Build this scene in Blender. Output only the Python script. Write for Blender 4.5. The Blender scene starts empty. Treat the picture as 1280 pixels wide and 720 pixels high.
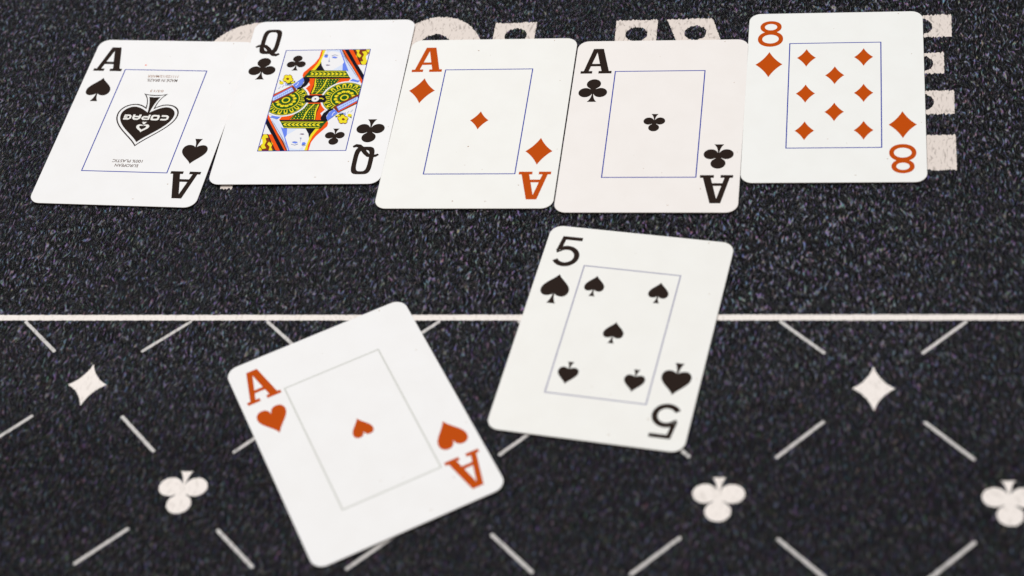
import bpy, math, random
from mathutils import Vector, Matrix, noise
from mathutils.geometry import tessellate_polygon
random.seed(7)
S = bpy.context.scene
COL = S.collection
MM = 0.001

# ------------------------------------------------------------------ camera
cam_d = bpy.data.cameras.new('camera')
cam = bpy.data.objects.new('camera', cam_d)
COL.objects.link(cam)
S.camera = cam
right = Vector((0.9889478, 0.09657049, -0.11250064))
up = Vector((0.00318695, 0.74476404, 0.66732029))
fwd = Vector((-0.14822988, 0.66030347, -0.73622499))
rot = Matrix((right, up, -fwd)).transposed().to_4x4()
cam.matrix_world = Matrix.Translation((0.10935516, -0.41392862, 0.47954737)) @ rot
cam_d.sensor_width = 36.0
cam_d.lens = 2455.366 / 1280 * 36
cam_d.shift_x = -54.35 / 1280
cam_d.shift_y = -9.16 / 1280
cam_d.clip_start = 0.01
cam_d.clip_end = 20
cam_d.dof.use_dof = True
cam_d.dof.focus_distance = 0.71
cam_d.dof.aperture_fstop = 8.5

# ------------------------------------------------------------------ world, lamps, exposure
W = bpy.data.worlds.new('World')
S.world = W
W.use_nodes = True
W.node_tree.nodes['Background'].inputs['Color'].default_value = (1.0, 0.98, 0.95, 1)
W.node_tree.nodes['Background'].inputs['Strength'].default_value = 0.10
def lamp(name, loc, target, size, watts, color):
    d = bpy.data.lights.new(name, 'AREA')
    d.shape = 'DISK'; d.size = size; d.energy = watts; d.color = color
    o = bpy.data.objects.new(name, d); COL.objects.link(o)
    o.location = loc
    o.rotation_euler = (Vector(target) - Vector(loc)).to_track_quat('-Z', 'Y').to_euler()
    return o
lamp('ceiling_lamp', (-0.42, 0.50, 2.10), (0, 0, 0), 0.30, 36.5, (1.0, 0.965, 0.925))
lamp('ceiling_lamp', (-0.70, 1.75, 1.6), (0, 0, 0), 0.12, 10, (0.84, 0.90, 1.0))
lamp('ceiling_lamp', (0.42, 1.45, 1.6), (0, 0, 0), 0.12, 3.5, (0.84, 0.90, 1.0))
lamp('ceiling_lamp', (0.3, -0.9, 1.9), (0, 0, 0), 0.6, 8, (1.0, 0.97, 0.93))
S.view_settings.view_transform = 'Standard'
S.view_settings.look = 'None'
S.view_settings.exposure = 0.0
S.view_settings.gamma = 1.0
S.view_settings.use_curve_mapping = False

# ------------------------------------------------------------------ materials
def srgb(r, g, b):
    f = lambda c: (c / 255 / 12.92) if c <= 10 else ((c / 255 + 0.055) / 1.055) ** 2.4
    return (f(r), f(g), f(b), 1)
def mat(name):
    m = bpy.data.materials.new(name); m.use_nodes = True
    nt = m.node_tree
    return m, nt, nt.nodes['Principled BSDF']
def N(nt, t, **kw):
    n = nt.nodes.new(t)
    for k, v in kw.items():
        if k in n.inputs.keys(): n.inputs[k].default_value = v
        else: setattr(n, k, v)
    return n
def ramp(nt, stops, interp='LINEAR'):
    r = nt.nodes.new('ShaderNodeValToRGB')
    r.color_ramp.interpolation = interp
    e = r.color_ramp.elements
    while len(e) < len(stops): e.new(0.5)
    for i, (p, c) in enumerate(stops):
        e[i].position = p
        e[i].color = c if len(c) == 4 else (*c, 1)
    return r
def mapped(nt, scale, rz=0.0, warp=0.0, wscale=120):
    L = nt.links
    tc = N(nt, 'ShaderNodeTexCoord')
    src = tc.outputs['Object']
    if warp:
        w = N(nt, 'ShaderNodeTexNoise', Scale=wscale, Detail=1.0)
        L.new(src, w.inputs['Vector'])
        sub = N(nt, 'ShaderNodeVectorMath', operation='MULTIPLY_ADD')
        sub.inputs[1].default_value = (warp, warp, 0)
        L.new(w.outputs['Color'], sub.inputs[0]); L.new(src, sub.inputs[2])
        src = sub.outputs[0]
    mp = N(nt, 'ShaderNodeMapping')
    mp.inputs['Scale'].default_value = scale
    mp.inputs['Rotation'].default_value = (0, 0, rz)
    L.new(src, mp.inputs['Vector'])
    return mp.outputs['Vector']
def nap(nt):
    """height of the brushed nap: short strands plus embossed worm-like wrinkles"""
    L = nt.links
    a = N(nt, 'ShaderNodeTexNoise', Scale=1.0, Detail=1.0, Roughness=0.5, Distortion=0.5)
    L.new(mapped(nt, (1200, 370, 900), 0.02, 0.005, 130), a.inputs['Vector'])
    b = N(nt, 'ShaderNodeTexNoise', Scale=1.0, Detail=2.0, Roughness=0.5, Distortion=0.6)
    L.new(mapped(nt, (1050, 400, 500), -0.12, 0.008, 70), b.inputs['Vector'])
    m = N(nt, 'ShaderNodeMath', operation='MULTIPLY_ADD')
    m.inputs[1].default_value = 0.8
    L.new(b.outputs['Fac'], m.inputs[0]); L.new(a.outputs['Fac'], m.inputs[2])
    return a, b, m.outputs[0]
def mix(nt, a, b, fac, mode='MIX'):
    m = N(nt, 'ShaderNodeMix', data_type='RGBA', blend_type=mode)
    L = nt.links
    for s, v in ((0, fac), (6, a), (7, b)):
        if hasattr(v, 'links'): L.new(v, m.inputs[s])
        else: m.inputs[s].default_value = v
    return m.outputs[2]
def cloth_material():
    m, nt, P = mat('black_speed_cloth'); L = nt.links
    a, b, h = nap(nt)
    # every strand has its own faint dye tint
    sn = N(nt, 'ShaderNodeTexVoronoi', Scale=1.0, feature='F1')
    L.new(mapped(nt, (1500, 800, 900), 0.12, 0.004, 90), sn.inputs['Vector'])
    sat = N(nt, 'ShaderNodeHueSaturation', Saturation=0.8, Value=1.75)
    L.new(sn.outputs['Color'], sat.inputs['Color'])
    av = N(nt, 'ShaderNodeMath', operation='MULTIPLY')
    av.inputs[1].default_value = 0.5556
    L.new(h, av.inputs[0])
    strong = ramp(nt, [(0.42, (0.0015, 0.0015, 0.002)), (0.505, (0.004, 0.004, 0.0055)), (0.555, (0.022, 0.0215, 0.031)), (0.635, (0.17, 0.17, 0.23))])
    soft = ramp(nt, [(0.38, (0.004, 0.004, 0.005)), (0.50, (0.0065, 0.0065, 0.0085)), (0.58, (0.019, 0.0185, 0.025)), (0.68, (0.065, 0.063, 0.085))])
    L.new(av.outputs[0], strong.inputs['Fac']); L.new(av.outputs[0], soft.inputs['Fac'])
    wear = N(nt, 'ShaderNodeTexNoise', Scale=9.0, Detail=2.0)
    L.new(mapped(nt, (1, 1, 1)), wear.inputs['Vector'])
    wr = ramp(nt, [(0.40, (0, 0, 0)), (0.62, (1, 1, 1))])
    L.new(wear.outputs['Fac'], wr.inputs['Fac'])
    # colour contrast, gloss and bump drop off towards the near side of the line
    sx = N(nt, 'ShaderNodeSeparateXYZ'); L.new(mapped(nt, (1, 1, 1)), sx.inputs[0])
    zone = N(nt, 'ShaderNodeMapRange', interpolation_type='SMOOTHSTEP')
    zone.inputs['From Min'].default_value = 0.03; zone.inputs['From Max'].default_value = -0.06
    L.new(sx.outputs['Y'], zone.inputs['Value'])
    flat = N(nt, 'ShaderNodeMath', operation='MAXIMUM')
    half = N(nt, 'ShaderNodeMath', operation='MULTIPLY'); half.inputs[1].default_value = 0.8
    L.new(wr.outputs['Color'], half.inputs[0])
    L.new(half.outputs[0], flat.inputs[0]); L.new(zone.outputs[0], flat.inputs[1])
    base = mix(nt, strong.outputs['Color'], soft.outputs['Color'], flat.outputs[0])
    c = mix(nt, base, sat.outputs['Color'], 0.62, 'MULTIPLY')
    c = mix(nt, c, base, 0.15, 'ADD')
    L.new(c, P.inputs['Base Color'])
    P.inputs['Roughness'].default_value = 0.30
    sl = N(nt, 'ShaderNodeMapRange'); sl.inputs['To Min'].default_value = 0.22; sl.inputs['To Max'].default_value = 0.05
    L.new(flat.outputs[0], sl.inputs['Value']); L.new(sl.outputs[0], P.inputs['Specular IOR Level'])
    bp = N(nt, 'ShaderNodeBump', Distance=0.0014)
    bs = N(nt, 'ShaderNodeMapRange'); bs.inputs['To Min'].default_value = 1.0; bs.inputs['To Max'].default_value = 0.35
    L.new(flat.outputs[0], bs.inputs['Value']); L.new(bs.outputs[0], bp.inputs['Strength'])
    L.new(h, bp.inputs['Height']); L.new(bp.outputs[0], P.inputs['Normal'])
    return m
def print_material(name, col, dark):
    m, nt, P = mat(name); L = nt.links
    a, b, h = nap(nt)
    r = ramp(nt, [(0.30, dark), (0.46, col)])
    L.new(a.outputs['Fac'], r.inputs['Fac'])
    L.new(r.outputs['Color'], P.inputs['Base Color'])
    P.inputs['Roughness'].default_value = 0.8
    bp = N(nt, 'ShaderNodeBump', Strength=0.3, Distance=0.0003)
    L.new(h, bp.inputs['Height']); L.new(bp.outputs[0], P.inputs['Normal'])
    return m
def plain(name, col, rough=0.55, spec=0.03):
    m, nt, P = mat(name)
    P.inputs['Base Color'].default_value = col if len(col) == 4 else (*col, 1)
    P.inputs['Roughness'].default_value = rough
    P.inputs['Specular IOR Level'].default_value = spec
    return m
def card_material(name, col):
    m, nt, P = mat(name); L = nt.links
    n1 = N(nt, 'ShaderNodeTexNoise', Scale=90.0, Detail=4.0)
    L.new(mapped(nt, (1, 1, 1)), n1.inputs['Vector'])
    c2 = tuple(x * f for x, f in zip(col, (0.982, 0.978, 0.974)))
    r = ramp(nt, [(0.35, c2), (0.62, col)])
    L.new(n1.outputs['Fac'], r.inputs['Fac'])
    # rare tiny dirt specks
    v = N(nt, 'ShaderNodeTexNoise', Scale=900.0, Detail=0.0)
    L.new(mapped(nt, (1, 1, 1)), v.inputs['Vector'])
    sp = ramp(nt, [(0.875, (0, 0, 0)), (0.89, (1, 1, 1))])
    L.new(v.outputs['Fac'], sp.inputs['Fac'])
    c = mix(nt, r.outputs['Color'], (0.45, 0.36, 0.28, 1), sp.outputs['Color'])
    L.new(c, P.inputs['Base Color'])
    P.inputs['Roughness'].default_value = 0.42
    P.inputs['Specular IOR Level'].default_value = 0.15
    n2 = N(nt, 'ShaderNodeTexNoise', Scale=2600.0, Detail=1.0)
    L.new(mapped(nt, (1, 1, 1)), n2.inputs['Vector'])
    bp = N(nt, 'ShaderNodeBump', Strength=0.05, Distance=0.00005)
    L.new(n2.outputs['Fac'], bp.inputs['Height']); L.new(bp.outputs[0], P.inputs['Normal'])
    return m
CLOTH = cloth_material()
CREAM = print_material('cream_cloth_print', (0.82, 0.765, 0.73), (0.68, 0.63, 0.595))
WORN = print_material('worn_cream_cloth_print', (0.69, 0.62, 0.575), (0.42, 0.37, 0.34))
DASH = print_material('grey_cloth_print', (0.56, 0.54, 0.53), (0.34, 0.33, 0.325))
EDGE = plain('card_edge', (0.42, 0.25, 0.17), 0.6)
CARD = {k: card_material('card_face_' + k, c) for k, c in {
    'neutral': (0.80, 0.80, 0.805), 'warm': (0.80, 0.80, 0.775), 'pink': (0.80, 0.768, 0.748), 'cool': (0.80, 0.81, 0.795)}.items()}
INK = {
    'ink': plain('black_ink', (0.020, 0.012, 0.009)),
    'red': plain('red_ink', (0.47, 0.066, 0.002)),
    'line': plain('blue_line_ink', (0.020, 0.040, 0.33)),
    'grey_line': plain('grey_line_ink', (0.26, 0.26, 0.38)),
    'pale_line': plain('pale_line_ink', (0.55, 0.56, 0.53)),
    'white': plain('white_ink', (0.80, 0.79, 0.76)),
    'orange': plain('orange_ink', (0.80, 0.085, 0.006)), 'black': plain('deep_black_ink', (0.008, 0.006, 0.014)),
    'yellow': plain('yellow_ink', (0.78, 0.66, 0.02)), 'green': plain('green_ink', (0.015, 0.085, 0.012)),
    'blue': plain('blue_ink', (0.13, 0.22, 0.78)), 'lightblue': plain('light_blue_ink', (0.50, 0.62, 0.88)),
    'paleblue': plain('pale_blue_ink', (0.62, 0.69, 0.84)), 'skin': plain('face_white_ink', (0.78, 0.78, 0.80)),
    'brown': plain('brown_ink', (0.20, 0.035, 0.01)), 'grey': plain('grey_ink', (0.27, 0.30, 0.45)),
    'text': plain('brown_text_ink', (0.10, 0.06, 0.045)), 'text_pale': plain('pale_text_ink', (0.36, 0.22, 0.15)),
}

# ------------------------------------------------------------------ mesh helpers (units: millimetres in, metres out)
def link(name, me, material=None, parent=None):
    o = bpy.data.objects.new(name, me); COL.objects.link(o)
    if material is not None:
        me.materials.append(material)
    if parent: o.parent = parent
    return o
def clip(poly, a, b, c):
    """keep the side a*x + b*y <= c of a polygon"""
    out = []
    for i in range(len(poly)):
        p, q = poly[i - 1], poly[i]
        dp, dq = a * p[0] + b * p[1] - c, a * q[0] + b * q[1] - c
        if (dp <= 0) != (dq <= 0):
            t = dp / (dp - dq)
            out.append((p[0] + (q[0] - p[0]) * t, p[1] + (q[1] - p[1]) * t))
        if dq <= 0: out.append(q)
    return out
class Print:
    """flat printed shapes, each one laid a few thousandths of a millimetre over the last"""
    def __init__(self): self.v = []; self.f = []
    def add(self, loops, z, planes=()):
        pts = [p for l in loops for p in l]
        tris = tessellate_polygon([[Vector((x, y, 0)) for x, y in l] for l in loops])
        for t in tris:
            poly = [tuple(pts[i]) for i in t]
            for pl in planes:
                poly = clip(poly, *pl)
                if len(poly) < 3: break
            if len(poly) < 3: continue
            ar = sum(poly[i - 1][0] * poly[i][1] - poly[i][0] * poly[i - 1][1] for i in range(len(poly)))
            if abs(ar) < 1e-7: continue
            if ar < 0: poly = poly[::-1]
            n = len(self.v)
            self.v += [(x * MM, y * MM, z * MM) for x, y in poly]
            self.f.append(tuple(range(n, n + len(poly))))
        return self
    def build(self, name, material, parent):
        me = bpy.data.meshes.new(name); me.from_pydata(self.v, [], self.f); me.update()
        return link(name, me, material, parent)
def xf(loop, dx=0, dy=0, s=1, sy=None, rot=0):
    c, n = math.cos(rot), math.sin(rot); sy = s if sy is None else sy
    return [(dx + c * x * s - n * y * sy, dy + n * x * s + c * y * sy) for x, y in loop]
def bez(p0, p1, p2, p3, n=10):
    r = []
    for i in range(n):
        t = i / n; u = 1 - t
        r.append(tuple(u**3 * p0[k] + 3*u*u*t * p1[k] + 3*u*t*t * p2[k] + t**3 * p3[k] for k in (0, 1)))
    return r
def mirror(half):
    return half + [(-x, y) for x, y in half[::-1] if abs(x) > 1e-6]
def spade(stem=1.5, neck=0.28, curve=0.0):
    h = bez((0, 6.5), (0.9, 4.3), (4.8, 2.2), (4.8, -0.6)) + bez((4.8, -0.6), (4.8, -2.5), (3.6, -3.4), (2.4, -3.3), 8)
    h += bez((2.4, -3.3), (1.4, -3.2), (0.6, -2.8), (neck, -2.2), 6) + bez((neck, -2.2), (neck + 0.1, -4.2), (stem * 0.55, -5.4), (stem, -6.5), 6) + [(stem, -6.5)]
    if curve: h += [(stem * 0.6, -6.5 + curve * 0.6), (stem * 0.3, -6.5 + curve * 0.9), (0, -6.5 + curve)]
    return mirror(h)
def heart():
    h = [(0, 3.0)] + bez((0, 3.0), (0.3, 5.0), (1.3, 5.6), (2.5, 5.6), 8) + bez((2.5, 5.6), (4.0, 5.6), (4.85, 4.3), (4.85, 2.8), 8)
    h += bez((4.85, 2.8), (4.85, -0.2), (1.3, -2.4), (0, -5.6), 10) + [(0, -5.6)]
    return mirror(h[1:] if h[0] == h[1] else h)
def club(stem=1.75, neck=0.35, bottom=-6.1):
    cs = [(0, 3.3, 2.6, 2.6), (2.72, -1.2, 2.5, 2.45), (-2.72, -1.2, 2.5, 2.45), (0, 0.2, 1.1, 1.1)]
    out = []
    for k in range(144):
        a = 2 * math.pi * k / 144; dx, dy = math.cos(a), math.sin(a); best = 0.2
        for cx, cy, rx, ry in cs:
            A_ = (dx / rx) ** 2 + (dy / ry) ** 2
            B_ = -2 * (dx * cx / rx**2 + dy * cy / ry**2)
            C_ = (cx / rx) ** 2 + (cy / ry) ** 2 - 1
            D = B_ * B_ - 4 * A_ * C_
            if D >= 0: best = max(best, (-B_ + math.sqrt(D)) / 2 / A_)
        out.append((a, dx * best, dy * best))
    pts = [(x, y) for a, x, y in out if a < math.radians(262)]
    post = [(x, y) for a, x, y in out if a > math.radians(278)]
    st = bez((-0.26, -1.85), (-neck, -4.0), (-stem * 0.6, -5.3), (-stem, bottom), 6) + [(-stem, bottom), (stem, bottom)]
    st += [(-x, y) for x, y in bez((-0.26, -1.85), (-neck, -4.0), (-stem * 0.6, -5.3), (-stem, bottom), 6)[::-1]]
    return pts + st + post
def diamond(w, h, sag, n=8):
    P = [(w, 0), (0, h), (-w, 0), (0, -h)]; out = []
    for i in range(4):
        a, b = P[i], P[(i + 1) % 4]
        m = ((a[0] + b[0]) / 2 * (1 - sag), (a[1] + b[1]) / 2 * (1 - sag))
        for k in range(n):
            t = k / n; u = 1 - t
            out.append((u*u*a[0] + 2*u*t*m[0] + t*t*b[0], u*u*a[1] + 2*u*t*m[1] + t*t*b[1]))
    return out
def ellipse(cx, cy, rx, ry, n=40, p=2.0):
    r = []
    for k in range(n):
        a = 2 * math.pi * k / n; c, s = math.cos(a), math.sin(a)
        r.append((cx + rx * math.copysign(abs(c) ** (2 / p), c), cy + ry * math.copysign(abs(s) ** (2 / p), s)))
    return r
def stroke(path, w):
    """ribbon of width w (number or list) along a path"""
    Lf, Rt = [], []
    for i, p in enumerate(path):
        a, b = path[max(i - 1, 0)], path[min(i + 1, len(path) - 1)]
        dx, dy = b[0] - a[0], b[1] - a[1]; l = math.hypot(dx, dy) or 1
        ww = (w[i] if isinstance(w, (list, tuple)) else w) / 2
        Lf.append((p[0] - dy / l * ww, p[1] + dx / l * ww)); Rt.append((p[0] + dy / l * ww, p[1] - dx / l * ww))
    return Lf + Rt[::-1]
def arc(cx, cy, rx, ry, a0, a1, n=18):
    return [(cx + rx * math.cos(math.radians(a0 + (a1 - a0) * k / n)), cy + ry * math.sin(math.radians(a0 + (a1 - a0) * k / n))) for k in range(n + 1)]
def rrect(w, h, r, n=8, cx=0, cy=0):
    out = []
    for sx, sy, a0 in ((1, 1, 0), (-1, 1, 90), (-1, -1, 180), (1, -1, 270)):
        out += arc(cx + sx * (w / 2 - r), cy + sy * (h / 2 - r), r, r, a0, a0 + 90, n)
    return out
def offset(loop, d):
    out = []; n = len(loop)
    ar = sum(loop[i - 1][0] * loop[i][1] - loop[i][0] * loop[i - 1][1] for i in range(n))
    s = 1 if ar > 0 else -1
    for i in range(n):
        a, p, b = loop[i - 1], loop[i], loop[(i + 1) % n]
        n1 = (p[1] - a[1], -(p[0] - a[0])); n2 = (b[1] - p[1], -(b[0] - p[0]))
        l1 = math.hypot(*n1) or 1; l2 = math.hypot(*n2) or 1
        nx, ny = n1[0] / l1 + n2[0] / l2, n1[1] / l1 + n2[1] / l2; l = math.hypot(nx, ny) or 1
        k = d * s / max(0.45, l / 2)
        out.append((p[0] + nx / l * k, p[1] + ny / l * k))
    return out
def text_print(pr, body, cx, cy, height, width, z, rot=math.pi, bold=0.0, shear=0.0):
    c = bpy.data.curves.new('text', 'FONT'); c.body = body; c.size = 1; c.offset = bold; c.shear = shear
    o = bpy.data.objects.new('text', c); COL.objects.link(o)
    dg = bpy.context.evaluated_depsgraph_get(); me = bpy.data.meshes.new_from_object(o.evaluated_get(dg))
    xs = [v.co.x for v in me.vertices]; ys = [v.co.y for v in me.vertices]
    x0, x1, y0, y1 = min(xs), max(xs), min(ys), max(ys)
    n = len(pr.v); cs, sn = math.cos(rot), math.sin(rot)
    for v in me.vertices:
        x = (v.co.x - (x0 + x1) / 2) * width / (x1 - x0); y = (v.co.y - (y0 + y1) / 2) * height / (y1 - y0)
        pr.v.append(((cx + cs * x - sn * y) * MM, (cy + sn * x + cs * y) * MM, z * MM))
    for p in me.polygons: pr.f.append(tuple(n + i for i in p.vertices))
    bpy.data.objects.remove(o); bpy.data.meshes.remove(me); bpy.data.curves.remove(c)

# ------------------------------------------------------------------ the table cloth and its print
me = bpy.data.meshes.new('table_cloth')
me.from_pydata([(-0.9, -0.6, 0), (0.9, -0.6, 0), (0.9, 0.8, 0), (-0.9, 0.8, 0)], [], [(0, 1, 2, 3)])
cloth = link('table_cloth', me, CLOTH); cloth['kind'] = 'structure'

def fuzzy(loop, amp=0.10, step=0.45, spike=0.0):
    """resample an outline finely and fray it the way ink sits on brushed cloth"""
    out = []
    n = len(loop)
    for i in range(n):
        a, b = loop[i], loop[(i + 1) % n]
        d = math.hypot(b[0] - a[0], b[1] - a[1]); k = max(1, int(d / step))
        for j in range(k):
            t = j / k; x, y = a[0] + (b[0] - a[0]) * t, a[1] + (b[1] - a[1]) * t
            nx, ny = (b[1] - a[1]) / (d or 1), -(b[0] - a[0]) / (d or 1)
            e = noise.noise(Vector((x * 1.9, y * 1.9, 3.1))) * amp * 2 + random.uniform(-1, 1) * amp * 0.6
            if spike: e += random.uniform(-spike, spike) * abs(ny)
            out.append((x + nx * e * 0.6, y + ny * e))
    return out
ZP = 0.02
def cloth_print(name, loops, material, z=ZP, planes=()):
    return Print().add(loops, z, planes).build(name, material, cloth)

cloth_print('printed_line', [fuzzy([(-700, -1.2), (700, -1.2), (700, 1.2), (-700, 1.2)], 0.10, 0.7)], CREAM, ZP + 0.012)
dia_x = [-222.8, -138.0, -53.2, 31.6, 116.5, 201.3]
clb_x = [-180.7, -95.9, -12.8, 70.4, 155.2, 240.0]
for x in dia_x:
    for y in (-29.0, -112.6):
        cloth_print('printed_diamond', [fuzzy(xf(diamond(6.6, 8.7, 0.42), x, y), 0.10, 0.5)], CREAM)
for x in clb_x:
    cloth_print('printed_club', [fuzzy(xf(club(1.55, 0.55, -5.4), x, -71.2 if x != -12.8 else -69.5, 1.50, 1.42, math.pi), 0.10, 0.5)], CREAM)
def dash(ax, ay, bx, by):
    l = math.hypot(bx - ax, by - ay); a = math.atan2(by - ay, bx - ax)
    body = xf(rrect(l, 1.15, 0.5, 3), (ax + bx) / 2, (ay + by) / 2, 1, 1, a)
    cloth_print('printed_dash', [fuzzy(body, 0.07, 0.6)], DASH)
for x in dia_x:
    for s in (-1, 1):
        dash(x + s * 15.0, -15.0, x + s * 29.4, -1.5)          # towards the line
        dash(x + s * 15.0, -41.8, x + s * 29.5, -56.1)
        dash(x + s * 14.2, -98.8, x + s * 28.4, -85.2)
# big cream letters, mostly under the cards
def letter(name, loops, planes=()): return cloth_print(name, [fuzzy(l, 0.16, 0.35, 0.42) for l in loops], WORN, ZP, planes)
letter('printed_letter', [ellipse(-113.5, 105.3, 26, 45.2, 80, 2.35), ellipse(-113.5, 105.3, 13, 34.8, 60, 2.2)], [(0, -1, -112)])
letter('printed_letter', [ellipse(-82, 105.3, 12, 45.6, 60, 2.0), ellipse(-82, 105.3, 5, 34, 40, 2)], [(0, -1, -72)])
letter('printed_letter', [[(-112.3, 60.5), (-107.9, 60.5), (-107.7, 72), (-112.5, 72)]])
letter('printed_letter', [ellipse(-44, 105.3, 21.5, 46.0, 80, 2.25), ellipse(-44.8, 105.3, 11, 36.2, 60, 2.2)])
letter('printed_letter', [[(-24, 66), (-8, 66), (-7.0, 147), (-22.8, 147)], ellipse(-14.4, 139.6, 4.2, 4.2, 24)])
letter('printed_letter', [[(24, 66), (39, 66), (38.8, 147), (23.2, 147)], ellipse(31.2, 139.0, 4.1, 4.0, 24)])
letter('printed_letter', [[(58, 100), (72.5, 100), (59.2, 147), (42.2, 147)], ellipse(53.1, 139.1, 4.1, 4.0, 24)])
E = [(110, 66), (145.3, 66), (145.5, 83), (124, 83), (124, 93.5), (145.6, 93.5), (145.8, 105.6), (124, 105.6), (124, 114.4),
     (142.7, 114.4), (142.9, 125.4), (124, 125.4), (124, 133.9), (146.0, 133.9), (146.3, 146.1), (110, 146.1)]
letter('printed_letter', [E, ellipse(135.0, 139.8, 4.3, 4.4, 24), ellipse(134.8, 119.8, 4.2, 4.2, 24), ellipse(134.4, 99.6, 4.3, 4.3, 24)])

# ------------------------------------------------------------------ playing cards
TH = 0.32
def card_body(parent, face):
    """rounded plastic slab with a softened rim; face and rim are two materials of one body"""
    rings = [(0.0, -0.10), (0.08, 0.0), (TH - 0.07, 0.0), (TH, -0.07)]
    v, f, mi = [], [], []
    for z, d in rings:
        v += [(x * MM, y * MM, z * MM) for x, y in rrect(63 + 2 * d, 88 + 2 * d, 4.2 + d, 10)]
    n = len(v) // 4
    for r in range(3):
        for i in range(n):
            j = (i + 1) % n
            f.append((r * n + i, r * n + j, (r + 1) * n + j, (r + 1) * n + i)); mi.append(1 if r < 2 else 0)
    f.append(tuple(range(3 * n, 4 * n))); mi.append(0)
    f.append(tuple(range(n - 1, -1, -1))); mi.append(0)
    me = bpy.data.meshes.new('card_body'); me.from_pydata(v, [], f)
    me.materials.append(CARD[face]); me.materials.append(EDGE)
    for p, m in zip(me.polygons, mi): p.material_index = m
    return link('card_body', me, None, parent)
def both(parent, name, loops, ink):
    """the same print at the top left and, turned half round, at the bottom right"""
    for r in (0, math.pi):
        pr = Print()
        for k, l in enumerate(loops): pr.add([xf(q, rot=r) for q in l], TH + 0.006 + 0.003 * k)
        pr.build(name, INK[ink], parent)
def place(loops, dx, dy): return [[xf(q, dx, dy) for q in l] for l in loops]
LA = [[[(-5.7, 0), (-5.7, 1.35), (-4.6, 1.35), (-1.95, 13.5), (1.75, 13.5), (4.65, 1.35), (5.7, 1.35), (5.7, 0), (0.9, 0), (0.9, 1.35),
        (1.95, 1.35), (1.35, 3.9), (-2.15, 3.9), (-2.75, 1.35), (-1.4, 1.35), (-1.4, 0)],
       [(-1.85, 5.25), (1.0, 5.25), (-0.42, 11.4)]]]
L8 = [[ellipse(0, 10.35, 3.9, 3.35, 40, 2.1), ellipse(0, 10.35, 2.25, 1.75, 36, 2.0)],
      [ellipse(0, 3.75, 4.6, 4.2, 44, 2.1), ellipse(0, 3.75, 3.0, 2.4, 36, 2.0)]]
five = [(3.2, 12.3), (-2.35, 12.3), (-3.15, 6.5)]
L5 = [[stroke([(3.9, 12.45), (-2.9, 12.45)], 1.55)], [[(-3.0, 13.2), (-1.5, 13.2), (-2.25, 7.2), (-3.95, 6.6)]],
      [stroke([(-3.2, 6.9)] + arc(-0.15, 4.35, 3.75, 3.75, 148, -150, 30), 1.85)]]
LQ = [[ellipse(0, 7.0, 3.75, 7.0, 48, 4.2), ellipse(0, 7.1, 2.0, 5.35, 40, 3.6)],
      [stroke([(-5.2, 3.9), (-4.3, 4.6), (-3.0, 4.9), (-1.5, 4.5), (-0.2, 3.1), (1.2, 0.9), (2.4, -0.3), (3.6, -0.6), (4.7, 0.1)],
              [0.9, 1.3, 1.5, 1.6, 1.7, 1.8, 1.8, 1.6, 1.0])]]
SUIT = {'spade': spade(), 'heart': heart(), 'club': club(), 'diamond': diamond(4.85, 6.75, 0.24)}
CY = {'spade': 15.9, 'heart': 16.4, 'club': 17.2, 'diamond': 16.0}
def border(parent, ink, w):
    pr = Print()
    a = [(-16.35, -27.2), (16.35, -27.2), (16.35, 27.2), (-16.35, 27.2)]
    pr.add([offset(a, w / 2), offset(a, -w / 2)], TH + 0.006)
    pr.build('border_line', INK[ink], parent)
def make_card(label, group, face, x, y, rot, letters, suit, ink, line, pips, lw=0.40, dz=0.0, tilt=(0, 0), pscale=0.7):
    t = bpy.data.objects.new('playing_card', None); COL.objects.link(t)
    t.empty_display_size = 0.02
    t.location = (x * MM, y * MM, (0.38 + dz) * MM)
    t.rotation_euler = (tilt[0], tilt[1], math.radians(rot))
    t['label'] = label; t['category'] = 'playing card'; t['group'] = group
    card_body(t, face)
    ly = {'A': 26.2, '8': 26.1, '5': 26.2, 'Q': 25.3}[letters]
    both(t, 'index', place({'A': LA, '8': L8, '5': L5, 'Q': LQ}[letters], -23.45, ly), ink)
    both(t, 'suit_mark', [[xf(SUIT[suit], -23.6, CY[suit])]], ink)
    border(t, line, lw)
    for px, py, inv in pips:
        Print().add([xf(SUIT[suit], px, py, pscale, rot=math.pi if inv else 0)], TH + 0.006).build('pip', INK[ink], t)
    return t
def speck(t, x, y, r, ink='text_pale'):
    Print().add([ellipse(x, y, r, r * 0.8, 8)], TH + 0.012).build('speck', INK[ink], t)
G1, G2 = 'five cards dealt in a row on the black cloth', 'two loose cards lying below the row'

AS = make_card('ace of spades card with big black spade emblem and small upside-down print at its centre', G1,
               'neutral', -148.5, 96.27, -3.07, 'A', 'spade', 'ink', 'line', [])
def emblem_shape(tip, w, lob, nx, ny, tx, ty, cy_):
    hf = bez((0, tip), (w * 0.28, tip * 0.64), (w, tip * 0.27), (w, 2.6), 12)
    hf += bez((w, 2.6), (w, lob * 0.76), (w * 0.77, lob), (6.25, lob), 8)
    hf += bez((6.25, lob), (4.1, lob), (nx + 0.9, ny + 0.8), (nx, ny), 8)
    hf += bez((nx, ny), (nx + 0.2, ny + 3.5), (tx * 0.62, ty - 2.0), (tx, ty), 6) + [(tx, ty), (tx * 0.5, cy_ + 0.15), (0, cy_)]
    return mirror(hf)
em = Print()
em.add([emblem_shape(-14.1, 12.0, 8.4, 1.9, 6.6, 4.8, 14.1, 13.4), emblem_shape(-13.3, 11.45, 7.85, 1.35, 5.6, 3.7, 13.45, 12.9)], TH + 0.006)
em.add([emblem_shape(-11.9, 10.5, 6.95, 0.4, 3.9, 2.2, 12.3, 12.1)], TH + 0.006)
emblem = em.build('spade_emblem', INK['ink'], AS)
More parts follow.
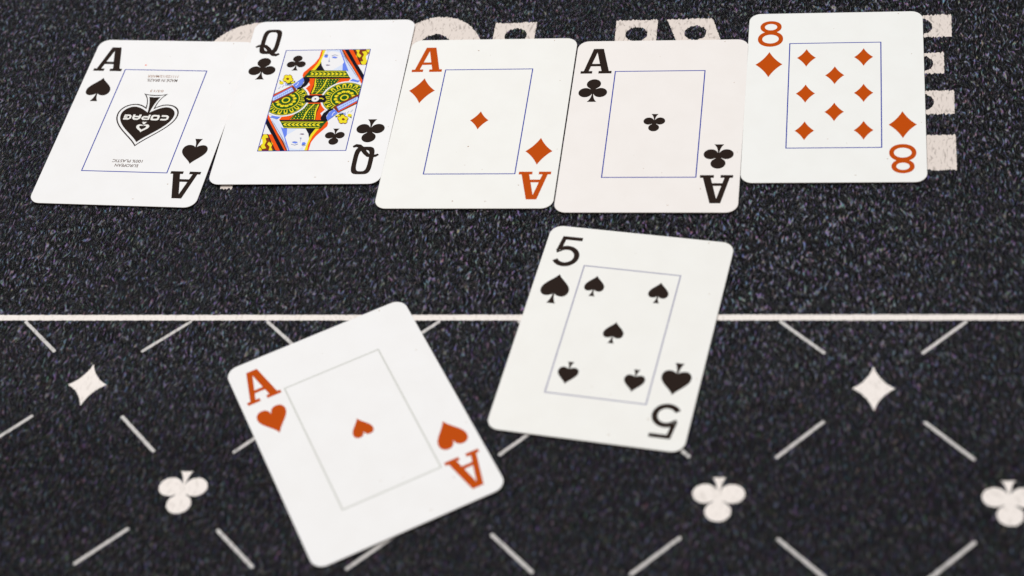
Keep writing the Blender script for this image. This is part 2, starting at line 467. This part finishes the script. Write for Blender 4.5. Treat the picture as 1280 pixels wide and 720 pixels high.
# lettering inside the emblem, drawn upright then turned half round
lt = Print()
def rotp(l): return xf(l, -0.3, 1.2, rot=math.pi)
glyph = {
 'C': [stroke([(3.0, 2.45), (1.0, 2.45), (0.45, 2.0), (0.45, 0.95), (1.0, 0.5), (3.0, 0.5)], 0.85)],
 'O': [rrect(3.3, 2.9, 0.8, 4, 1.65, 1.48)],
 'P': [stroke([(0.45, 0.0), (0.45, 2.45), (2.5, 2.45), (2.9, 2.0), (2.9, 1.55), (2.5, 1.15), (0.88, 1.15)], 0.8)],
 'A': [stroke([(0.45, 0.0), (0.45, 1.9), (1.0, 2.45), (2.3, 2.45), (2.85, 1.9), (2.85, 0.0)], 0.85)],
 'G': [stroke([(3.0, 2.45), (1.0, 2.45), (0.45, 2.0), (0.45, 0.95), (1.0, 0.5), (2.75, 0.5), (2.75, 1.5), (1.6, 1.5)], 0.8)]}
gx = -9.0
for k, ch in enumerate('COPAG'):
    for l in glyph[ch]:
        loops = [rotp(xf(l, gx, -1.5))]
        if ch == 'O': loops.append(rotp(xf(rrect(1.7, 1.2, 0.35, 4, 1.65, 1.48), gx, -1.5)))
        lt.add(loops, TH + 0.013)
    if ch == 'A': lt.add([rotp(xf([(0.6, 0.75), (2.7, 0.75), (2.7, 1.45), (0.6, 1.45)], gx, -1.5))], TH + 0.016)
    gx += 3.65
SM = xf(spade(1.9, 0.5), 0.0, -3.9, 0.52, 0.42, math.pi)
lt.add([SM], TH + 0.013)
lt.build('emblem_lettering', INK['white'], emblem)
Print().add([xf(spade(1.5, 0.4), 0.0, -3.9, 0.28, 0.22, math.pi)], TH + 0.018).build('inner_spade', INK['ink'], emblem)
for body, fx, fy, hh, ww, ink in (('MADE IN BRAZIL', 0.1, 21.5, 1.5, 12.2, 'text'), ('EUROPEAN', -0.1, -24.0, 1.5, 8.9, 'text'),
        ('100% PLASTIC', -0.4, -21.7, 1.5, 11.6, 'text'), ('111122/12/MARR', -0.2, 23.7, 1.4, 12.2, 'text_pale'), ('03/13', -0.2, 15.6, 1.3, 5.2, 'text_pale')):
    tp = Print()
    text_print(tp, body, fx, fy, hh, ww, TH + 0.008, bold=0.012)
    tp.build('fine_print', INK[ink], AS)
speck(AS, -8.9, 29.9, 0.4, 'orange')

QC = make_card('queen of clubs card with brightly coloured court picture of a crowned woman', G1,
               'neutral', -85.44, 105.69, -0.21, 'Q', 'club', 'ink', 'line', [(-10.9, 20.1, 0), (10.9, -20.1, 1)],
               dz=0.20, tilt=(0, 0.0052), lw=0.34)
AD = make_card('ace of diamonds card, third in the row, with one small orange-red diamond at its centre', G1,
               'warm', -22.38, 93.17, -0.64, 'A', 'diamond', 'red', 'line', [(0, 0, 0)])
for q in ((-5.3, 37.7), (-2.2, -13.4), (-4.0, -40.5)): speck(AD, *q, 0.28)
AC = make_card('ace of clubs card, faintly pinkish, with one small black club at its centre', G1,
               'pink', 41.06, 90.51, -0.69, 'A', 'club', 'ink', 'line', [(-0.1, 0, 1)], pscale=0.74)
D8 = make_card('eight of diamonds card at the right end of the row, covered in orange-red diamonds', G1,
               'cool', 104.15, 103.88, -0.41, '8', 'diamond', 'red', 'line',
               [(-10.2, 19.3, 0), (10.2, 19.3, 0), (0, 9.8, 0), (-10.2, 0.4, 0), (10.2, 0.4, 0), (0, -9.2, 0), (-10.2, -18.6, 0), (10.2, -18.6, 0)])
AH = make_card('ace of hearts card turned askew, lying alone below the row over the printed line', G2,
               'neutral', -42.92, -45.99, 30.17, 'A', 'heart', 'red', 'pale_line', [(0, 0, 1)], lw=0.5)
S5 = make_card('five of spades card lying tilted across the printed white line', G2,
               'warm', 34.24, -7.03, -8.3, '5', 'spade', 'ink', 'grey_line',
               [(-10.9, 18.8, 0), (10.7, 18.8, 0), (-0.2, 0, 0), (-10.9, -18.5, 1), (10.7, -18.5, 1)], lw=0.40)

# ------------------------------------------------------------------ the court picture (upper half, then the same half turned round)
PORTRAIT = [
 ('cloak','orange',[(-2.5,27.6),(-2.7,22.8),(-3.9,19.7),(-5.5,17.2),(-7.2,14.6),(-7.3,13.1),(-6.9,11.8),(-6.1,12.0),(-4.3,15.4),(-2.5,18.4),(-1.6,21.9),(-1.7,27.6)]),
 ('cloak','black',[(-1.0,26.7),(-1.4,24.0),(-2.0,21.0),(-2.9,17.8),(-4.0,15.6),(0.8,15.5),(-0.6,17.9),(-1.5,20.6)]),
 ('cloak','yellow',[(-2.1,27.6),(-1.9,24.1),(-2.6,19.9),(-3.7,17.1),(-6.0,13.1),(-6.9,11.7),(-4.6,12.0),(-2.9,16.0),(-1.9,18.6),(-1.1,22.3),(-0.9,27.5)]),
 ('face','skin',[(-0.9,27.5),(-1.2,24.5),(-1.6,21.0),(-0.9,18.4),(0.7,15.8),(7.6,15.6),(7.7,18.6),(6.1,23.4),(4.7,27.4)]),
 ('face','paleblue',[(-0.8,27.5),(4.8,27.4),(5.7,24.3),(4.2,25.9),(1.2,26.5),(-0.1,25.1)]),
 ('face','paleblue',[(3.7,15.8),(6.9,18.8),(7.5,19.2),(9.2,15.6)]),
 ('face','blue',[(7.1,19.0),(7.6,20.8),(9.7,15.3),(7.6,15.5)]),
 ('face','blue',[(-1.0,23.4),(-0.6,24.1),(0.1,24.4),(0.6,23.9),(0.5,22.9),(-0.2,22.7)]),
 ('face','blue',[(2.2,23.0),(3.0,23.5),(4.2,23.0),(4.5,22.7),(3.5,22.3),(2.5,22.5)]),
 ('face','grey',[(1.9,23.9),(3.1,24.5),(4.5,23.9),(4.6,23.6),(3.2,24.1),(2.1,23.5)]),
 ('face','grey',[(-1.1,24.4),(-0.2,25.0),(0.5,24.5),(0.5,24.3),(-0.1,24.6),(-1.0,24.0)]),
 ('face','grey',[(0.5,18.8),(1.2,19.0),(2.5,18.6),(1.9,18.2),(0.9,18.2)]),
 ('face','grey',[(1.3,23.5),(1.5,21.3),(2.0,20.5),(1.5,20.3),(1.2,20.6),(1.3,21.3)]),
 ('face','black',[(-0.8,23.7),(-0.5,24.3),(0.2,24.4),(0.7,24.0),(0.2,24.2),(-0.4,24.0)]),
 ('face','grey',[(2.4,22.7),(3.5,22.2),(4.4,22.5),(3.4,22.5)]),
 ('face','brown',[(0.7,18.7),(1.3,18.8),(2.3,18.5),(1.3,18.4)]),
 ('hair','paleblue',[(4.7,27.4),(5.9,27.4),(7.6,22.5),(10.8,18.1),(14.6,11.5),(14.8,9.6),(12.0,11.0),(9.6,14.9),(8.0,18.8),(6.2,23.0)]),
 ('hair','blue',[(4.4,27.4),(4.8,27.4),(6.7,23.0),(8.2,19.2),(10.0,15.1),(9.6,14.9),(8.0,18.8),(6.2,23.0)]),
 ('hair','grey',[(5.5,26.5),(8.3,20.7),(12.8,13.3),(12.7,13.3),(8.1,20.7),(5.4,26.5)]),
 ('hair','grey',[(5.9,25.5),(9.1,19.6),(13.3,12.6),(13.1,12.6),(8.9,19.6),(5.7,25.5)]),
 ('hair','grey',[(6.2,24.5),(9.8,18.4),(13.7,11.9),(13.6,12.0),(9.7,18.4),(6.1,24.5)]),
 ('hair','grey',[(6.6,23.6),(10.6,17.2),(14.2,11.3),(14.0,11.3),(10.5,17.3),(6.5,23.6)]),
 ('hood','orange',[(5.4,27.4),(6.6,27.3),(16.4,9.8),(16.1,8.1),(14.3,11.5),(10.5,18.3)]),
 ('hood','brown',[(5.1,27.4),(5.6,27.4),(8.7,21.6),(14.2,12.2),(14.3,11.5),(10.6,17.9),(7.6,22.5)]),
 ('hood','black',[(6.2,27.4),(7.9,27.3),(16.4,12.6),(16.3,9.8)]),
 ('hood','orange',[(7.9,27.3),(9.5,27.3),(14.3,18.6),(12.8,18.5)]),
 ('crown','brown',[(9.5,27.3),(17.7,27.0),(17.9,18.5),(14.2,18.4)]),
 ('crown','yellow',[(10.8,27.0),(12.3,27.0),(12.3,25.0),(13.5,23.7),(13.1,22.4),(12.3,23.2),(12.6,21.7),(11.3,23.7),(11.7,25.2)]),
 ('crown','yellow',[(13.4,25.8),(14.8,26.2),(15.6,24.9),(15.4,22.7),(16.3,21.0),(15.8,18.6),(14.3,18.6),(13.7,20.2),(14.7,20.6),(14.0,22.3),(14.4,24.1)]),
 ('crown','yellow',[(14.7,27.1),(16.5,27.1),(16.3,25.3),(15.4,25.6)]),
 ('crown','green',[(9.2,27.3),(10.9,27.2),(10.5,26.7),(9.4,26.8)]),
 ('crown','skin',[(15.3,23.2),(16.2,24.9),(16.3,21.0),(15.8,21.2)]),
 ('crown','black',[(9.7,27.3),(10.0,27.3),(14.6,18.5),(14.3,18.4)]),
 ('collar','green',[(8.9,15.4),(11.3,11.2),(-4.8,11.6),(-6.8,11.5),(-5.0,15.8)]),
 ('collar','yellow',[(8.9,15.1),(9.1,14.8),(-4.4,15.1),(-4.3,15.4)]),
 ('collar','yellow',[(10.4,12.3),(10.7,12.0),(-5.5,12.3),(-5.3,12.7)]),
 ('collar','yellow',[(-4.7,14.6),(-3.8,14.5),(-2.9,13.8),(-3.5,13.1),(-4.4,13.1),(-3.8,13.8)]),
 ('collar','yellow',[(-3.1,14.5),(-2.2,14.5),(-1.3,13.8),(-1.9,13.0),(-2.8,13.1),(-2.2,13.8)]),
 ('collar','yellow',[(-1.5,14.5),(-0.6,14.5),(0.3,13.7),(-0.4,13.0),(-1.3,13.0),(-0.6,13.7)]),
 ('collar','yellow',[(0.0,14.5),(0.9,14.4),(1.8,13.7),(1.2,13.0),(0.3,13.0),(0.9,13.7)]),
 ('collar','yellow',[(1.6,14.4),(2.5,14.4),(3.4,13.6),(2.8,12.9),(1.9,12.9),(2.5,13.7)]),
 ('collar','yellow',[(3.2,14.4),(4.1,14.4),(5.0,13.6),(4.3,12.9),(3.4,12.9),(4.1,13.6)]),
 ('collar','yellow',[(4.7,14.3),(5.6,14.3),(6.5,13.6),(5.9,12.9),(5.0,12.9),(5.6,13.6)]),
 ('collar','yellow',[(6.3,14.3),(7.2,14.3),(8.1,13.5),(7.4,12.8),(6.5,12.8),(7.2,13.6)]),
 ('collar','yellow',[(7.8,14.3),(8.7,14.2),(9.6,13.5),(9.0,12.8),(8.1,12.8),(8.7,13.5)]),
 ('collar','black',[(11.2,11.6),(11.5,10.9),(-6.2,11.3),(-6.1,12.0)]),
 ('bodice','orange',[(11.6,11.0),(10.0,7.6),(5.1,5.0),(2.7,1.6),(1.0,1.7),(-3.5,1.8),(-5.1,5.2),(-3.4,7.7),(-5.3,11.3)]),
 ('bodice','green',[(7.6,10.9),(2.6,2.5),(-2.2,2.6),(-1.6,7.6),(-1.9,11.2)]),
 ('bodice','yellow',[(-2.1,11.2),(-1.6,6.6),(-2.1,3.0),(-1.6,3.0),(-1.1,6.6),(-1.6,11.1)]),
 ('bodice','yellow',[(2.4,11.0),(1.5,6.4),(-0.4,2.7),(0.1,2.7),(2.0,6.4),(2.9,11.0)]),
 ('bodice','yellow',[(7.2,10.9),(5.0,6.2),(1.8,2.3),(2.3,2.3),(5.5,6.1),(7.7,10.9)]),
 ('bodice','yellow',[(-1.2,10.5),(-1.0,10.8),(-0.7,10.5),(-0.9,10.2)]),
 ('bodice','yellow',[(-0.0,10.5),(0.2,10.8),(0.5,10.5),(0.3,10.2)]),
 ('bodice','yellow',[(1.2,10.5),(1.4,10.8),(1.7,10.5),(1.5,10.1)]),
 ('bodice','yellow',[(3.1,10.4),(3.4,10.7),(3.7,10.4),(3.5,10.1)]),
 ('bodice','yellow',[(4.4,10.4),(4.6,10.7),(5.0,10.4),(4.8,10.1)]),
 ('bodice','yellow',[(5.7,10.4),(5.9,10.7),(6.3,10.4),(6.0,10.0)]),
 ('bodice','yellow',[(-1.0,9.4),(-0.8,9.7),(-0.5,9.4),(-0.7,9.1)]),
 ('bodice','yellow',[(0.1,9.4),(0.3,9.7),(0.6,9.4),(0.4,9.0)]),
 ('bodice','yellow',[(1.2,9.4),(1.4,9.7),(1.7,9.4),(1.5,9.0)]),
 ('bodice','yellow',[(3.0,9.3),(3.2,9.6),(3.6,9.3),(3.3,9.0)]),
 ('bodice','yellow',[(4.2,9.3),(4.4,9.6),(4.7,9.3),(4.5,9.0)]),
 ('bodice','yellow',[(5.4,9.3),(5.6,9.6),(5.9,9.3),(5.7,8.9)]),
 ('bodice','yellow',[(-1.3,8.3),(-1.1,8.6),(-0.8,8.3),(-1.0,8.0)]),
 ('bodice','yellow',[(-0.3,8.3),(-0.1,8.6),(0.1,8.3),(-0.0,7.9)]),
 ('bodice','yellow',[(0.7,8.3),(0.8,8.6),(1.1,8.3),(1.0,7.9)]),
 ('bodice','yellow',[(2.3,8.2),(2.5,8.5),(2.8,8.2),(2.6,7.9)]),
 ('bodice','yellow',[(3.4,8.2),(3.6,8.5),(3.9,8.2),(3.7,7.9)]),
 ('bodice','yellow',[(4.5,8.2),(4.7,8.5),(5.0,8.2),(4.8,7.8)]),
 ('bodice','yellow',[(-1.1,7.2),(-1.0,7.5),(-0.7,7.2),(-0.9,6.9)]),
 ('bodice','yellow',[(-0.2,7.2),(-0.1,7.5),(0.2,7.2),(0.0,6.8)]),
 ('bodice','yellow',[(0.6,7.2),(0.8,7.5),(1.1,7.2),(0.9,6.8)]),
 ('bodice','yellow',[(2.1,7.1),(2.3,7.4),(2.6,7.1),(2.4,6.8)]),
 ('bodice','yellow',[(3.1,7.1),(3.3,7.4),(3.6,7.1),(3.4,6.8)]),
 ('bodice','yellow',[(4.1,7.1),(4.3,7.4),(4.6,7.1),(4.4,6.7)]),
 ('bodice','yellow',[(-1.4,6.1),(-1.3,6.4),(-1.0,6.1),(-1.1,5.8)]),
 ('bodice','yellow',[(-0.6,6.1),(-0.5,6.4),(-0.2,6.1),(-0.4,5.7)]),
 ('bodice','yellow',[(0.2,6.1),(0.3,6.4),(0.5,6.1),(0.4,5.7)]),
 ('bodice','yellow',[(1.5,6.0),(1.6,6.3),(1.9,6.0),(1.7,5.7)]),
 ('bodice','yellow',[(2.4,6.0),(2.5,6.3),(2.8,6.0),(2.6,5.7)]),
 ('bodice','yellow',[(3.2,6.0),(3.4,6.3),(3.7,6.0),(3.5,5.7)]),
 ('bodice','yellow',[(-1.3,5.0),(-1.2,5.3),(-0.9,5.0),(-1.0,4.7)]),
 ('bodice','yellow',[(-0.6,5.0),(-0.5,5.3),(-0.3,5.0),(-0.4,4.6)]),
 ('bodice','yellow',[(0.1,5.0),(0.2,5.3),(0.4,5.0),(0.3,4.6)]),
 ('bodice','yellow',[(1.3,5.0),(1.4,5.2),(1.6,4.9),(1.5,4.6)]),
 ('bodice','yellow',[(2.0,4.9),(2.2,5.2),(2.4,4.9),(2.3,4.6)]),
 ('bodice','yellow',[(2.8,4.9),(3.0,5.2),(3.2,4.9),(3.1,4.6)]),
 ('bodice','yellow',[(-1.5,3.9),(-1.4,4.2),(-1.2,3.9),(-1.3,3.6)]),
 ('bodice','yellow',[(-0.9,3.9),(-0.8,4.2),(-0.6,3.9),(-0.7,3.6)]),
 ('bodice','yellow',[(-0.3,3.9),(-0.2,4.2),(-0.1,3.9),(-0.1,3.5)]),
 ('bodice','yellow',[(0.7,3.9),(0.8,4.2),(1.0,3.9),(0.9,3.5)]),
 ('bodice','yellow',[(1.3,3.8),(1.5,4.1),(1.7,3.8),(1.6,3.5)]),
 ('bodice','yellow',[(2.0,3.8),(2.1,4.1),(2.4,3.8),(2.3,3.5)]),
 ('bodice','blue',[(9.8,7.5),(12.4,10.7),(14.3,9.8),(15.4,9.8),(13.8,7.9),(11.2,7.4)]),
 ('bodice','black',[(7.5,11.0),(7.7,10.8),(2.9,2.4),(2.5,2.4)]),
 ('bodice','black',[(-2.2,11.2),(-2.0,11.2),(-1.8,7.6),(-2.1,2.6),(-2.5,2.6),(-2.0,7.7)]),
 ('belt','black',[(-4.3,2.0),(3.3,2.0),(4.7,-0.9),(4.3,-3.4),(-4.3,-3.3)]),
 ('belt','yellow',[(-3.4,0.4),(-2.7,0.4),(-2.5,-0.8),(-3.2,-0.8)]),
 ('belt','yellow',[(1.6,0.5),(2.7,0.5),(2.9,-0.9),(1.9,-0.9)]),
 ('flower','green',[(-15.7,10.5),(-14.3,9.6),(-14.1,8.1),(-15.0,8.8)]),
 ('flower','green',[(-12.0,8.7),(-9.6,10.0),(-9.3,9.3),(-10.4,8.3),(-12.4,7.9)]),
 ('flower','brown',[(-10.3,10.6),(-10.4,9.9),(-10.8,9.5),(-11.4,9.5),(-12.0,10.0),(-12.3,10.7),(-12.2,11.4),(-11.8,11.8),(-11.2,11.8),(-10.6,11.4)]),
 ('flower','brown',[(-11.2,9.7),(-11.3,9.0),(-11.7,8.6),(-12.3,8.6),(-12.9,9.0),(-13.2,9.7),(-13.1,10.4),(-12.7,10.9),(-12.1,10.9),(-11.5,10.4)]),
 ('flower','brown',[(-12.5,10.7),(-12.5,9.9),(-12.9,9.5),(-13.6,9.5),(-14.1,10.0),(-14.5,10.7),(-14.4,11.4),(-14.0,11.8),(-13.4,11.8),(-12.8,11.4)]),
 ('flower','brown',[(-12.4,12.2),(-12.4,11.5),(-12.8,11.1),(-13.5,11.1),(-14.0,11.5),(-14.4,12.2),(-14.3,12.9),(-13.9,13.4),(-13.3,13.4),(-12.7,12.9)]),
 ('flower','brown',[(-11.0,12.2),(-11.1,11.5),(-11.5,11.1),(-12.1,11.1),(-12.7,11.5),(-13.0,12.2),(-13.0,12.9),(-12.6,13.4),(-12.0,13.4),(-11.4,12.9)]),
 ('flower','yellow',[(-10.5,10.6),(-10.5,10.1),(-10.9,9.8),(-11.4,9.8),(-11.9,10.1),(-12.1,10.7),(-12.1,11.2),(-11.7,11.6),(-11.2,11.6),(-10.8,11.2)]),
 ('flower','yellow',[(-11.4,9.7),(-11.4,9.1),(-11.8,8.8),(-12.3,8.8),(-12.7,9.2),(-13.0,9.7),(-13.0,10.3),(-12.6,10.6),(-12.1,10.6),(-11.6,10.3)]),
 ('flower','yellow',[(-12.7,10.7),(-12.7,10.1),(-13.0,9.8),(-13.6,9.8),(-14.0,10.1),(-14.3,10.7),(-14.2,11.2),(-13.9,11.6),(-13.4,11.6),(-12.9,11.2)]),
 ('flower','yellow',[(-12.6,12.2),(-12.6,11.6),(-13.0,11.3),(-13.5,11.3),(-13.9,11.7),(-14.2,12.2),(-14.2,12.8),(-13.8,13.1),(-13.3,13.1),(-12.8,12.8)]),
 ('flower','yellow',[(-11.2,12.2),(-11.3,11.6),(-11.6,11.3),(-12.1,11.3),(-12.6,11.7),(-12.9,12.2),(-12.8,12.8),(-12.5,13.1),(-12.0,13.1),(-11.5,12.8)]),
 ('flower','yellow',[(-13.8,9.0),(-13.8,8.5),(-14.2,8.2),(-14.7,8.2),(-15.2,8.5),(-15.5,9.0),(-15.4,9.5),(-15.0,9.8),(-14.5,9.8),(-14.0,9.5)]),
 ('flower','yellow',[(-9.6,9.1),(-9.7,8.8),(-10.0,8.6),(-10.4,8.6),(-10.8,8.8),(-11.0,9.1),(-10.9,9.4),(-10.6,9.6),(-10.2,9.6),(-9.8,9.4)]),
 ('flower','brown',[(-12.1,11.1),(-12.1,10.7),(-12.3,10.5),(-12.7,10.5),(-13.0,10.8),(-13.2,11.1),(-13.2,11.5),(-12.9,11.7),(-12.6,11.7),(-12.2,11.4)]),
 ('flower','blue',[(-13.1,8.8),(-12.6,8.6),(-12.6,7.9),(-10.3,7.8),(-10.3,7.6),(-12.8,7.6)]),
 ('flower','paleblue',[(-15.4,6.0),(-14.7,7.3),(-14.5,7.1),(-15.0,5.8)]),
 ('flower','paleblue',[(-14.1,6.6),(-13.5,7.9),(-13.3,7.7),(-13.8,6.6)]),
 ('flower','paleblue',[(-12.9,7.3),(-12.3,8.5),(-12.1,8.3),(-12.6,7.3)]),
 ('sleeve','black',[(-6.9,11.8),(-4.6,12.0),(-3.9,10.3),(-4.6,7.7),(-6.1,5.8),(-7.1,5.2),(-8.1,5.5),(-6.6,6.9),(-5.9,9.0),(-6.3,10.7)]),
 ('sleeve','blue',[(-9.9,7.8),(-6.9,11.7),(-6.1,10.3),(-6.4,7.8),(-7.9,5.9),(-9.0,6.1)]),
 ('sleeve','skin',[(-7.9,9.1),(-8.1,7.8),(-8.7,7.0),(-8.9,7.3),(-8.3,8.0),(-8.2,9.1)]),
 ('sleeve','brown',[(-16.3,2.7),(-10.0,7.6),(-8.8,6.1),(-7.6,4.6),(-8.6,3.6),(-15.4,-2.0),(-17.0,-2.0)]),
 ('sleeve','orange',[(-16.2,2.3),(-10.0,7.3),(-9.8,7.0),(-16.1,1.7)]),
 ('sleeve','blue',[(-16.6,1.0),(-10.1,6.6),(-8.9,4.4),(-15.9,-1.0)]),
 ('sleeve','lightblue',[(-16.5,0.7),(-10.1,6.1),(-9.2,4.5),(-15.9,-0.8)]),
 ('sleeve','blue',[(-15.6,0.1),(-15.3,1.0),(-15.0,0.8),(-15.2,-0.0)]),
 ('sleeve','blue',[(-14.9,0.7),(-14.7,1.6),(-14.4,1.4),(-14.5,0.6)]),
 ('sleeve','blue',[(-14.2,1.2),(-14.0,2.2),(-13.7,2.0),(-13.9,1.1)]),
 ('sleeve','blue',[(-13.6,1.8),(-13.3,2.7),(-13.1,2.6),(-13.2,1.7)]),
 ('sleeve','blue',[(-12.9,2.4),(-12.7,3.3),(-12.4,3.1),(-12.5,2.3)]),
 ('sleeve','blue',[(-12.3,3.0),(-12.0,3.9),(-11.7,3.7),(-11.9,2.9)]),
 ('sleeve','blue',[(-11.6,3.5),(-11.4,4.5),(-11.1,4.3),(-11.2,3.4)]),
 ('sleeve','blue',[(-10.9,4.1),(-10.7,5.0),(-10.4,4.9),(-10.6,4.0)]),
 ('sleeve','blue',[(-10.3,4.7),(-10.0,5.6),(-9.8,5.4),(-9.9,4.6)]),
]
FR = ((1, 0, 16.2), (-1, 0, 16.2), (0, 1, 27.05), (0, -1, 27.05))
portrait = Print().add([[(-16.2, -27.05), (16.2, -27.05), (16.2, 27.05), (-16.2, 27.05)]], TH + 0.004).build('court_picture', INK['skin'], QC)
zl = TH + 0.014
acc = {}
STEP = 0.0012
def lay(group, ink, loops, planes=()):
    """one printed colour shape in both halves of the picture"""
    global zl
    if group in ('belt', 'bodice'): planes = list(planes) + [(0, -1, 0)]
    for r in (0, math.pi):
        pl = [(a, b, c) if r == 0 else (-a, -b, c) for a, b, c in planes]
        acc.setdefault((group, r, ink), Print()).add([xf(l, rot=r) for l in loops], zl, list(FR) + pl)
    zl += STEP
def rosette():
    global zl
    cx, cy = -11.0, -0.5
    # half plane under the sleeve band: line through (-15.4,-2.0) and (-7.6,4.6)
    dx, dy = 7.8, 6.6; l = math.hypot(dx, dy); a, b = -dy / l, dx / l; c = a * -15.4 + b * -2.0 + 0.5
    pls = [(a, b, c)]
    ring = lambda r0, r1: [ellipse(cx, cy, r0, r0, 48), ellipse(cx, cy, r1, r1, 48)]
    lay('rosette', 'skin', [ellipse(cx, cy, 8.9, 8.9, 48)], pls)
    lay('rosette', 'green', [ellipse(cx, cy, 8.2, 8.2, 48)], pls)
    lay('rosette', 'yellow', ring(7.9, 7.7), pls)
    for k in range(18):
        t = 2 * math.pi * k / 18
        loop = [xf(q, cx + 6.5 * math.cos(t), cy + 6.5 * math.sin(t), 1.12, rot=t) for q in
                ([(-0.9, -0.62), (0.5, -0.62), (0.95, -0.3), (0.95, 0.3), (0.5, 0.62), (-0.9, 0.62), (-0.9, 0.3), (0.3, 0.28), (0.3, -0.28), (-0.9, -0.3)],)]
        lay('rosette', 'yellow', loop, pls); zl -= STEP
    zl += STEP
    lay('rosette', 'yellow', ring(5.2, 4.85), pls)
    for k in range(12):
        t = 2 * math.pi * (k + .5) / 12
        lay('rosette', 'yellow', [ellipse(cx + 3.2 * math.cos(t), cy + 3.2 * math.sin(t), 0.84, 0.66, 10)], pls); zl -= STEP
    zl += STEP
    for k in range(12):
        t = 2 * math.pi * (k + .5) / 12
        lay('rosette', 'brown', [ellipse(cx + 2.6 * math.cos(t), cy + 2.6 * math.sin(t), 0.3, 0.3, 6)], pls); zl -= STEP
    zl += STEP
    lay('rosette', 'yellow', ring(1.6, 1.1), pls)
order = ['cloak', 'face', 'hair', 'hood', 'crown', 'collar', 'bodice', 'ROS', 'belt', 'flower', 'sleeve']
for g in order:
    if g == 'ROS': rosette(); continue
    for gg, ink, pts in PORTRAIT:
        if gg == g: lay(gg, ink, [pts])
Print().add([ellipse(0.1, -0.1, 1.45, 1.5, 20)], zl + 0.004).build('belt_buckle', INK['skin'], portrait)
Print().add([ellipse(0.1, -0.1, 0.4, 0.4, 8)], zl + 0.008).build('buckle_dot', INK['black'], portrait)
# gather the colours of each group into one object per half
keys = []
for (g, r, ink) in acc:
    if (g, r) not in keys: keys.append((g, r))
for g, r in keys:
    v, f, mi, mats = [], [], [], []
    for (g2, r2, ink), pr in acc.items():
        if (g2, r2) != (g, r) or not pr.f: continue
        n = len(v); v += pr.v; f += [tuple(n + i for i in q) for q in pr.f]; mi += [len(mats)] * len(pr.f); mats.append(INK[ink])
    if not v: continue
    me = bpy.data.meshes.new(g); me.from_pydata(v, [], f)
    for m in mats: me.materials.append(m)
    for p, m in zip(me.polygons, mi): p.material_index = m
    link(g, me, None, portrait)
